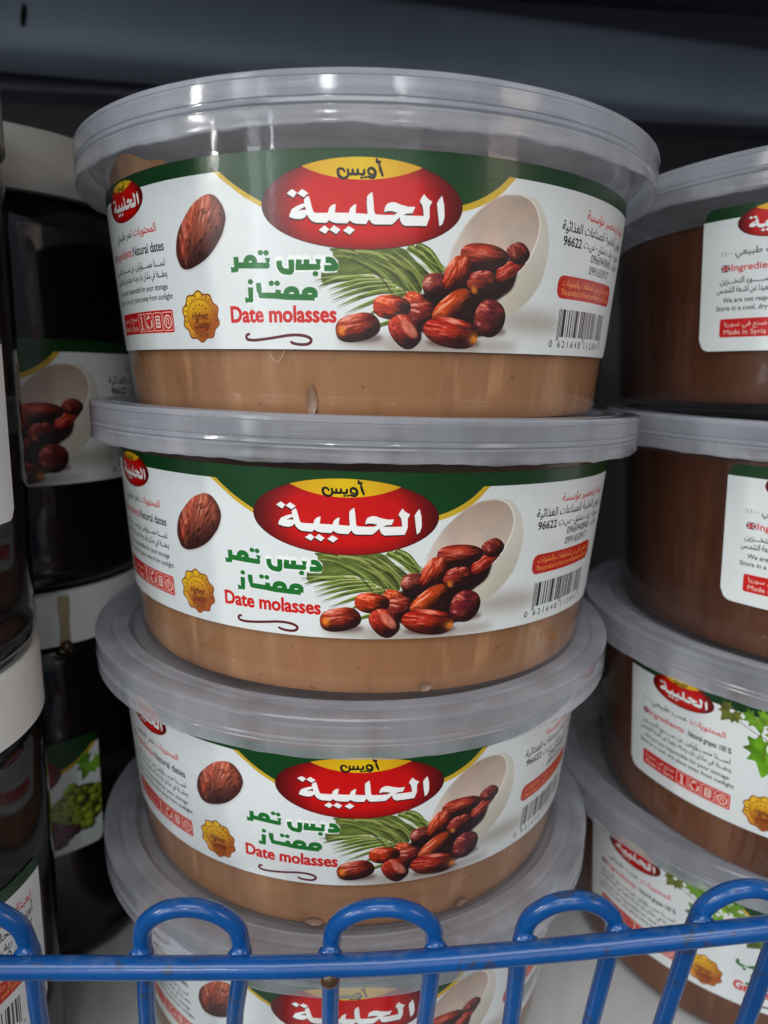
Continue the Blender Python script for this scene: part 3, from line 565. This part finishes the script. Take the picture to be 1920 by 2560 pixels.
# ---------------------------------------------------------------- mesh helpers
def obj(name, verts, faces, material, parent=None, smooth=True, uvs=None, sharp=None):
    me = bpy.data.meshes.new(name); me.from_pydata([(a*S, b*S, c*S) for a, b, c in verts], [], faces)
    if uvs is not None:
        l = me.uv_layers.new(name='UVMap'); 
        for p in me.polygons:
            for li in p.loop_indices: l.data[li].uv = uvs[me.loops[li].vertex_index]
    me.materials.append(material)
    if smooth: me.shade_smooth() if hasattr(me, 'shade_smooth') else None
    if smooth and sharp: me.set_sharp_from_angle(angle=math.radians(sharp))
    o = bpy.data.objects.new(name, me); COL.objects.link(o); o.parent = parent; return o
def thing(name, label, cat, loc=(0, 0, 0), group=None, rot=(0, 0, 0)):
    o = bpy.data.objects.new(name, None); COL.objects.link(o); o.empty_display_size = .01
    o.location = [c*S for c in loc]; o.rotation_euler = rot; o['label'] = label; o['category'] = cat
    if group: o['group'] = group
    return o
def lathe(name, prof, material, parent=None, seg=160, sharp=35, wob=None):
    """prof: (r, z) pairs from the axis outwards or down; r = 0 closes to a point"""
    V, Fc, rings = [], [], []
    for j, (r, z) in enumerate(prof):
        if r < 1e-6: rings.append([len(V)]); V.append((0, 0, z)); continue
        ring = []
        for i in range(seg):
            a = 2*PI*i/seg; rr, zz = wob(j, a, r, z) if wob else (r, z)
            ring.append(len(V)); V.append((rr*math.sin(a), -rr*math.cos(a), zz))
        rings.append(ring)
    for p, q in zip(rings, rings[1:]):
        n = max(len(p), len(q))
        for i in range(n):
            k = (i+1) % n
            if len(p) == 1: Fc.append((p[0], q[i], q[k]))
            elif len(q) == 1: Fc.append((p[i], q[0], p[k]))
            else: Fc.append((p[i], q[i], q[k], p[k]))
    return obj(name, V, Fc, material, parent, sharp=sharp)
def box(V, Fc, x0, x1, y0, y1, z0, z1, bev=0):
    b = len(V)
    V += [(x0, y0, z0), (x1, y0, z0), (x1, y1, z0), (x0, y1, z0), (x0, y0, z1), (x1, y0, z1), (x1, y1, z1), (x0, y1, z1)]
    Fc += [tuple(b+i for i in f) for f in ((0, 3, 2, 1), (4, 5, 6, 7), (0, 1, 5, 4), (1, 2, 6, 5), (2, 3, 7, 6), (3, 0, 4, 7))]
def tube(name, pts, r, material, parent, seg=20, n=10, smooth=True, caps=True, rr=None):
    P = [Vector(p) for p in (cr3(pts, n) if smooth else pts)]; V, Fc = [], []
    T = [(P[min(i+1, len(P)-1)]-P[max(i-1, 0)]).normalized() for i in range(len(P))]
    N = T[0].orthogonal().normalized()
    for i, (p, t) in enumerate(zip(P, T)):
        N = (N-t*N.dot(t)).normalized(); B = t.cross(N); q = r*(rr(i/(len(P)-1)) if rr else 1)
        for k in range(seg): a = 2*PI*k/seg; v = p+(N*math.cos(a)+B*math.sin(a))*q; V.append(tuple(v))
    for i in range(len(P)-1):
        for k in range(seg): a, b = i*seg+k, i*seg+(k+1) % seg; Fc.append((a, b, b+seg, a+seg))
    if caps: Fc += [tuple(range(seg))[::-1], tuple(range(len(V)-seg, len(V)))]
    return obj(name, V, Fc, material, parent, sharp=60)
def cr3(pts, n):
    P = np.array(pts, float); Q = np.vstack([2*P[:1]-P[1:2], P, 2*P[-1:]-P[-2:-1]]); out = []
    for i in range(1, len(Q)-2):
        t = np.linspace(0, 1, n, endpoint=False)[:, None]; a, b, c, d = Q[i-1], Q[i], Q[i+1], Q[i+2]
        out.append(.5*((2*b)+(c-a)*t+(2*a-5*b+4*c-d)*t*t+(3*b-a-3*c+d)*t**3))
    return np.vstack(out+[P[-1:]])
def wave(a, seed, amp, ks=(2, 3, 5, 9, 14, 23)):
    R = random.Random(seed); return sum(amp/k**.6*math.sin(k*a+R.random()*6.28) for k in ks)

# ---------------------------------------------------------------- the shelving
H = .81; FLOOR = -4*H-.03; YAW = math.radians(7.5)
shelf = thing('shelving_unit', 'white steel shop shelf with dark back and slate cross rail behind the tubs', 'shelf', (0, 0, FLOOR), rot=(0, 0, YAW*.3))
V, Fc = [], []; box(V, Fc, -7, 7, -1.25, 2.9, -.10, 0); obj('shelf_board', V, Fc, M['steel_white'], shelf, smooth=False)
V, Fc = [], []; box(V, Fc, -7, 7, -1.32, -1.253, -.34, -.004); obj('front_lip', V, Fc, M['steel_white'], shelf, smooth=False)
V, Fc = [], []; box(V, Fc, -7, 7, 2.9, 2.98, -.1, 5.2); obj('back_panel', V, Fc, M['steel_dark'], shelf, smooth=False)
def rail_bar():
    V, Fc = [], []; pr = [(2.30, 4.352), (2.24, 4.38), (2.215, 4.43), (2.21, 4.75), (2.235, 4.80), (2.30, 4.82), (2.62, 4.82), (2.62, 4.352)]
    for x in (-7, 7):
        for y, z in pr: V.append((x, y, z+(.045-.021*x if z > 4.6 else 0)))
    n = len(pr)
    for i in range(n): k = (i+1) % n; Fc.append((i, k, k+n, i+n))
    Fc += [tuple(range(n))[::-1], tuple(range(n, 2*n))]
    return obj('cross_rail', V, Fc, M['steel_slate'], shelf, smooth=True, sharp=50)
V, Fc = [], []; box(V, Fc, -7, 7, 2.66, 2.895, 4.40, 5.118); obj('rear_filler', V, Fc, M['steel_plum'], shelf, smooth=False)
rb = rail_bar(); rb.rotation_euler = (0, 0, YAW*.7); rb.location = (0, 0, .07*S); 
V, Fc = [], []; box(V, Fc, -7, 7, -1.55, 2.895, 5.12, 5.2); obj('upper_shelf_board', V, Fc, M['steel_plum'], shelf, smooth=False)  # carried forward out of view so the back falls in shade
V, Fc = [], []; box(V, Fc, -7, 7, -1.61, -1.553, 4.62, 5.2); obj('upper_shade_lip', V, Fc, M['steel_white'], shelf, smooth=False)  # unseen lip added to keep ceiling light off the back jars
for sx_ in (-1, 1):
    V, Fc = [], []; box(V, Fc, sx_*7.003 if sx_ > 0 else -7.083, sx_*7.083 if sx_ > 0 else -7.003, -1.2, 2.98, -.34, 5.1); obj('end_blocker', V, Fc, M['steel_dark'], shelf, smooth=False)  # unseen ends added so that light enters only from the front
# the dark keyhole slot at the rail's left end
V, Fc = [], []; n_ = 20
for yy in (2.2065, 2.2140):
    for k in range(n_): a = 2*PI*k/n_; V.append((-1.795+.017*math.cos(a)+.010*math.sin(a), yy, 4.524+.062*math.sin(a)+.006*math.cos(3*a)))
Fc = [tuple(range(n_)), tuple(range(n_, 2*n_))[::-1]]+[(k, k+n_, (k+1) % n_+n_, (k+1) % n_) for k in range(n_)]
obj('slot', V, Fc, M['black_syrup'], rb, smooth=False)
# ---------------------------------------------------------------- tubs
def body_r(t): return .9088+(.8491-.9088)*(t-.1187)/(H-.1187)
LT, LB = .1493, .6315
def make_lid(parent, seed):
    R = random.Random(seed)
    top = [(0, -.032), (.40, -.032), (.70, -.032), (.846, -.032), (.860, -.030), (.870, -.022), (.876, -.008), (.884, -.001), (.900, 0), (.922, -.001), (.930, -.006), (.939, -.006), (.947, -.001), (.966, 0), (.985, 0), (.993, -.002), (.9975, -.007), (.998, -.016), (.9962, -.0185), (.9962, -.0215), (.9968, -.045), (.9965, -.0585), (.9925, -.0605), (.9925, -.0625), (.9950, -.0640), (.9968, -.0695), (.9975, -.0730), (.9962, -.0755), (.9915, -.0770), (.9915, -.0790), (.9940, -.0803), (.9955, -.0840)]
    o = lathe('lid', top, M['lid'], parent, 200, 24, wob=lambda j, a, r, z: (r+wave(a, seed, .0006), z+wave(a, seed+1, .0006)))
    sk = [(.9955, -.0835), (.995, -.092), (.9955, -.102), (.9965, -.111), (.997, -.1185), (.9955, -.1225), (.991, -.1235)]
    def wb(j, a, r, z):
        k = max(0, (j-2))/4; n = wave(a, seed+5, .0085, (5, 11, 19, 31, 47, 71, 97)); d = wave(a, seed+9, .004, (1, 2, 4))
        return r+n*.3*k, z+(n+d*.5+max(0, wave(a, seed+7, .004, (5, 11, 17)))*.8)*k
    return o, lathe('skirt', sk, M['skirt'], o, 360, 28, wob=wb)
def make_shell(parent):
    pr = [(.955, -.045), (.960, -.052), (.948, -.060), (body_r(.07), -.064), (body_r(.10), -.10), (body_r(.1493), -.1493)]
    pr += [(body_r(t), -t) for t in (.25, .4, .55, .66, .74)]+[(body_r(.79)-.002, -.79), (body_r(.82)-.008, -.818), (body_r(.83)-.022, -.832), (.74, -.838), (.70, -.828), (0, -.826)]
    return lathe('shell', pr, M['clear'], parent, 160, 30)
def make_contents(parent, material, level, smear=None, seed=0, void=None):
    g = .010; pr = [(0, level), (.5, level), (body_r(.2)-.05, level), (body_r(.2)-g, level)]
    ts = [.19+.6*k/24 for k in range(25)]
    pr += [(body_r(t)-g, -t) for t in ts]+[(body_r(.81)-.02, -.812), (.80, -.818), (0, -.818)]
    def wb(j, a, r, z):
        A_ = (a+PI) % (2*PI)-PI
        if j in (1, 2, 3):
            dz = wave(a, seed, .006)
            if smear and j == 3: q = 1/(1+math.exp(-(math.degrees(A_)-smear[0])/1.2))*1/(1+math.exp((math.degrees(A_)-smear[1])/1.0)); dz += q*smear[2]*(1-.35*math.exp(-((math.degrees(A_)+41)/6)**2))+q*wave(a, 5, .012, (9, 17, 31))
            return (body_r(-(level+dz))-g if j == 3 else r), level+dz
        if void and j > 3 and j < 29:
            for (p0, t0, wd, ht) in void:
                q = math.exp(-((math.degrees(A_)-p0)/wd)**4-((-z-t0)/ht)**4); r -= .012*q
        return r, z
    return lathe('contents', pr, material, parent, 320, 40, wob=wb)
def make_label(parent, material, rot, u0=LU0, uw=LUW, r_of=body_r, t0=LT, t1=LB, ku=3.2, rc=8.5, art=None, nx=150, ny=14, off=.0045, name='paper_label', x_shift=0):
    """wrapped round the wall; rounded corners; u0/uw in label units, ku label units per degree"""
    V, Fc, uv = [], [], []; a0, aw = art or (LU0, LUW); hgt = 100
    for i in range(nx+1):
        U = u0+uw*(.5-.5*math.cos(PI*(i/nx)))*.12+uw*(i/nx)*.88; e = min(U-u0, u0+uw-U)
        cut = 0 if e >= rc else rc-math.sqrt(max(0, rc*rc-(rc-e)**2))
        for j in range(ny+1):
            v = cut+(hgt-2*cut)*j/ny; t = t0+(t1-t0)*v/100; ph = math.radians(U/ku)+rot; r = r_of(t)+off
            V.append((r*math.sin(ph), -r*math.cos(ph), -t)); uv.append(((U-a0)/aw, 1-v/100))
    n = ny+1
    for i in range(nx):
        for j in range(ny): a = i*n+j; Fc.append((a, a+1, a+n+1, a+n))
    # the paper's cut edge
    rim = [i*n for i in range(nx+1)]+[nx*n+j for j in range(1, n)]+[i*n+ny for i in range(nx-1, -1, -1)]+[j for j in range(ny-1, 0, -1)]
    b = len(V)
    for q in rim: x, y, z = V[q]; r = math.hypot(x, y); k = (r-off*.7)/r; V.append((x*k, y*k, z)); uv.append(uv[q])
    for i in range(len(rim)): k = (i+1) % len(rim); Fc.append((rim[i], rim[k], b+k, b+i))
    return obj(name, V, Fc, material, parent, uvs=uv, sharp=50)
def gap_patch(parent, p0, t0, wd, ht):
    """an air gap between the paste and the wall: a smooth greyish drop"""
    V, Fc = [(0, 0, 0)], []; n = 28
    for ring in range(1, 5):
        for k in range(n):
            a = 2*PI*k/n; q = ring/4; w_ = wd*(1-.18*max(0, math.sin(a)))*(1+.16*math.sin(3*a+p0)); V.append((math.radians(p0+q*w_*math.cos(a)), t0-q*ht*math.sin(a)*1.15, q))
    V2 = [(( body_r(t)-.0085-.006*(1-q*q) if q else body_r(t0)-.0145)*math.sin(p if q else math.radians(p0)), -(body_r(t)-.0085-.006*(1-q*q) if q else body_r(t0)-.0145)*math.cos(p if q else math.radians(p0)), -t if q else -t0) for p, t, q in V]
    Fc = [(0, 1+k, 1+(k+1) % n) for k in range(n)]+[(1+r_*n+k, 1+(r_+1)*n+k, 1+(r_+1)*n+(k+1) % n, 1+r_*n+(k+1) % n) for r_ in range(3) for k in range(n)]
    return obj('air_gap', V2, Fc, M['gap'], parent)
def make_tub(name, label, cat, loc, tilt, rot, paste_m, paper_m, seed, level=-.165, smear=None, void=None, group=None):
    t = thing(name, label, cat, (loc[0], loc[1], loc[2]-H/2), group, (tilt[0], tilt[1], 0))
    # the parts are written about the lid's top centre; the empty stands at mid height
    k = bpy.data.objects
    parts = [make_shell(t), make_contents(t, paste_m, level, smear, seed, void), make_label(t, paper_m, math.radians(rot)), make_lid(t, seed)[0]]
    for p in parts: p.location = (0, 0, H/2*S)
    for (p0, t0, wd, ht) in (void or []): gap_patch(t, p0, t0, wd, ht).location = (0, 0, H/2*S)
    return t
def loose_thread(t):
    P = []
    for d, v in ((-17.6, 102.2), (-17.0, 105.2), (-16.2, 107.0), (-15.5, 105.5), (-15.2, 103.0), (-14.9, 100.5)):
        q = LT+(LB-LT)*v/100; a = math.radians(d); r = body_r(q)+.003+.004*(v > 104); P.append((r*math.sin(a), -r*math.cos(a), -q))
    tube('loose_thread', P, .0010, M['thread'], t, 6, 5).location = (0, 0, H/2*S)
DG, GG = 'tubs of date molasses stacked in the middle', 'tubs of grape molasses stacked at the right'
top_tub = make_tub('molasses_tub', 'topmost clear tub of tan date molasses in the middle stack', 'tub', (0, 0, 0), (.0002, -.0104), 0, M['caramel'], M['date_paper'], 11, -.20, (-66, -37, .105), [(-10.3, .765, 1.05, .036), (-44, .812, 1.4, .010)], DG)
loose_thread(top_tub)
make_tub('molasses_tub', 'second tub from the top in the middle stack of date molasses', 'tub', (.0045, -.0114, -H), (-.0128, .0047), -2.4, M['caramel'], M['date_paper'], 23, -.215, None, [(13, .795, 1.3, .012)], DG)
make_tub('molasses_tub', 'third tub from the top in the middle stack, just above the wire loops', 'tub', (-.0288, .0292, -2*H), (.0106, .003), 3.5, M['caramel'], M['date_paper'], 37, -.18, None, [(-7, .795, 2.0, .012), (27, .79, 1.6, .014)], DG)
make_tub('molasses_tub', 'bottom tub of the middle stack, on the shelf board behind the blue rail', 'tub', (-.0386, .0318, -3*H), (-.0026, -.0007), 3.0, M['caramel'], M['date_paper'], 41, -.18, None, None, DG)
make_tub('molasses_tub', 'topmost tub of the right stack, dark brown and filled well below its lid', 'tub', (1.985, .289, .036), (-.024, 0), 8.0, M['cocoa_dark'], M['grape_paper'], 53, -.205, None, None, GG)
make_tub('molasses_tub', 'second tub from the top in the right stack, dark brown up to its lid', 'tub', (2.01, .05, -H), (0, 0), 10.8, M['cocoa_dark'], M['grape_paper'], 61, -.15, None, None, GG)
make_tub('molasses_tub', 'third tub from the top in the right stack, vine leaves on its label', 'tub', (1.985, .07, -2*H), (0, 0), -8.6, M['cocoa'], M['grape_paper'], 67, -.16, None, None, GG)
make_tub('molasses_tub', 'bottom tub of the right stack, partly behind the blue wire loops', 'tub', (1.945, .26, -3*H), (0, 0), -8.1, M['cocoa'], M['grape_paper'], 71, -.16, None, None, GG)

# ---------------------------------------------------------------- tall jars of black syrup at the left
JH, JR = 1.697, .55
def make_jar(label, loc, rot, paper_m, u0, uw, t0, t1, ku, seed, drip=None, cap_m='cap'):
    t = thing('syrup_jar', label, 'jar', loc, 'tall jars of black syrup with white caps')
    pr = [(0, .012), (.42, .0), (.50, .004), (.535, .03), (.547, .07), (.547, .11), (.538, .14), (.546, .17), (.548, .5), (.548, 1.10), (.549, 1.36), (.540, 1.43), (.515, 1.462), (.49, 1.475), (.49, 1.50)]
    lathe('jar_body', pr[::-1], M['black_syrup'], t, 96, 40)
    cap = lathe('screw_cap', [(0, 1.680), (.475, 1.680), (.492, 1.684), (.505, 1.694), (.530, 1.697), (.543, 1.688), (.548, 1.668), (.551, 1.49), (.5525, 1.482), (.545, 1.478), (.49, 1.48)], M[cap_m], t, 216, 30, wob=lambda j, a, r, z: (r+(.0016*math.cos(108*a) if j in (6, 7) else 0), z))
    make_label(t, paper_m, math.radians(rot), u0, uw, lambda q: .5485, JH-t1, JH-t0, ku, 6, nx=110, ny=8).location = (0, 0, JH*S)
    if drip:
        V, Fc = [], []
        for i in range(25):
            f = i/24; z = 1.685-.235*f
            for s_ in (-1, -.4, .4, 1):
                wd = (.021+.003*math.sin(f*9)); a = math.radians(drip)+s_*wd/.55; r = .5535+(.0015 if abs(s_) < .5 else -.003)
                V.append((r*math.sin(a), -r*math.cos(a), z))
        for i in range(24):
            for s_ in range(3): q = i*4+s_; Fc.append((q, q+4, q+5, q+1))
        obj('dried_drip', V, Fc, M['drip'], cap)
        a = math.radians(drip); tube('drip_bead', [(.556*math.sin(a), -.556*math.cos(a), z) for z in (1.50, 1.485, 1.47, 1.455)], .028, M['glob'], cap, 12, 4, rr=lambda f: math.sin(PI*(.12+.76*f)))
    return t
make_jar('upper far jar of black syrup at the left, bowl of dates showing on its label', (-1.54, .345, FLOOR+JH), .8, M['date_paper'], -222, 436, .43, .975, 1.76, 1, cap_m='cap_grey')
make_jar('lower far jar at the left with a dried drip down its white cap', (-1.54, .345, FLOOR), 10.4, M['grape_paper'], -180, 261, .565, 1.07, 1.94, 2, drip=41)
make_jar('upper front jar at the left edge, only a strip of cap and label in view', (-1.565, -.76, FLOOR+JH), -29.6, M['date_paper'], -120, 334, .44, .98, 1.76, 3, cap_m='cap_grey')
make_jar('lower front jar in the bottom left corner, its big white cap in view', (-1.565, -.76, FLOOR), -26, M['grape_paper'], -120, 334, .53, 1.06, 1.85, 4)

# ---------------------------------------------------------------- blue wire guard along the shelf front
LEAN = math.tan(math.radians(14)); RY, RZ = -1.20, -2.25
def wp(x, z, dy=0): return (x, RY-(z-RZ)*LEAN+dy, z)
guard = thing('wire_shelf_guard', 'blue coated wire guard with round loops along the shelf front', 'wire guard', (0, 0, 0))
rail_pts = [(-1.62, -2.139), (-1.154, -2.139), (-.865, -2.137), (-.478, -2.137), (-.085, -2.129), (.211, -2.105), (.581, -2.053), (1.001, -1.984), (1.355, -1.922), (1.9, -1.83)]
tube('rail', [wp(x, z, -.052) for x, z in rail_pts], .0275, M['blue'], guard, 24, 10)
loops = [(-1.55, -1.30, -1.58, -1.31, -1.975), (-1.065, -.816, -1.085, -.843, -1.975), (-.533, -.286, -.555, -.322, -1.976), (-.060, .203, -.063, .196, -1.973), (.423, .655, .432, .654, -1.945), (.855, 1.077, .854, 1.086, -1.900), (1.33, 1.56, 1.335, 1.57, -1.85)]
for i, (xa, xb, ya, yb, top) in enumerate(loops):
    R = random.Random(i); zb = -3.28; P = []
    k = (zb+2.19)/(-.246)
    P.append(wp(xa+(ya-xa)*k*.45, zb)); P.append(wp(ya, -2.75)); P.append(wp(ya, -2.44)); P.append(wp(xa, top-.20)); P.append(wp(xa, top-.145))
    cx, hw = (xa+xb)/2, (xb-xa)/2
    for d in (160, 140, 120, 100, 80, 60, 40, 20): P.append(wp(cx+hw*math.cos(math.radians(d)), top-.12+.12*math.sin(math.radians(d))))
    P += [wp(xb, top-.145), wp(xb, top-.20), wp(yb, -2.44), wp(yb, -2.75), wp(yb+(yb-xb)*k*.15, zb)]
    tube('loop', P, .0230, M['blue'], guard, 20, 8)
    for x in (xa, xb):        # the weld where each leg meets the rail
        zr = np.interp(x, [p[0] for p in rail_pts], [p[1] for p in rail_pts]); V = []; 
        c = Vector(wp(x, zr, -.026)); bmv, bmf = [], []
        for j in range(7):
            th = PI*j/6
            for q in range(12):
                a = 2*PI*q/12; rr_ = 1+.18*R.random(); bmv.append((c.x+.031*rr_*math.sin(th)*math.cos(a), c.y+.020*rr_*math.sin(th)*math.sin(a), c.z+.033*math.cos(th)*rr_))
        for j in range(6):
            for q in range(12): a_, b_ = j*12+q, j*12+(q+1) % 12; bmf.append((a_, b_, b_+12, a_+12))
        obj('weld', bmv, bmf, M['blue'], guard)
# a spot of old glue on the rail, over the third loop's left leg
sp = tube('glue_spot', [wp(-.058, -2.148, -.078), wp(-.056, -2.146, -.088)], .024, M['glob'], guard, 16, 2, rr=lambda f: 1-.45*f)
# a crumb on the shelf board
cr_ = tube('crumb', [(-.806, -.62, FLOOR+.008), (-.790, -.615, FLOOR+.012), (-.780, -.625, FLOOR+.01), (-.785, -.64, FLOOR+.008)], .006, M['drip'], None, 8, 4)
cr_['label'] = 'tiny brown crumb on the white shelf board left of the bottom tub'; cr_['category'] = 'crumb'
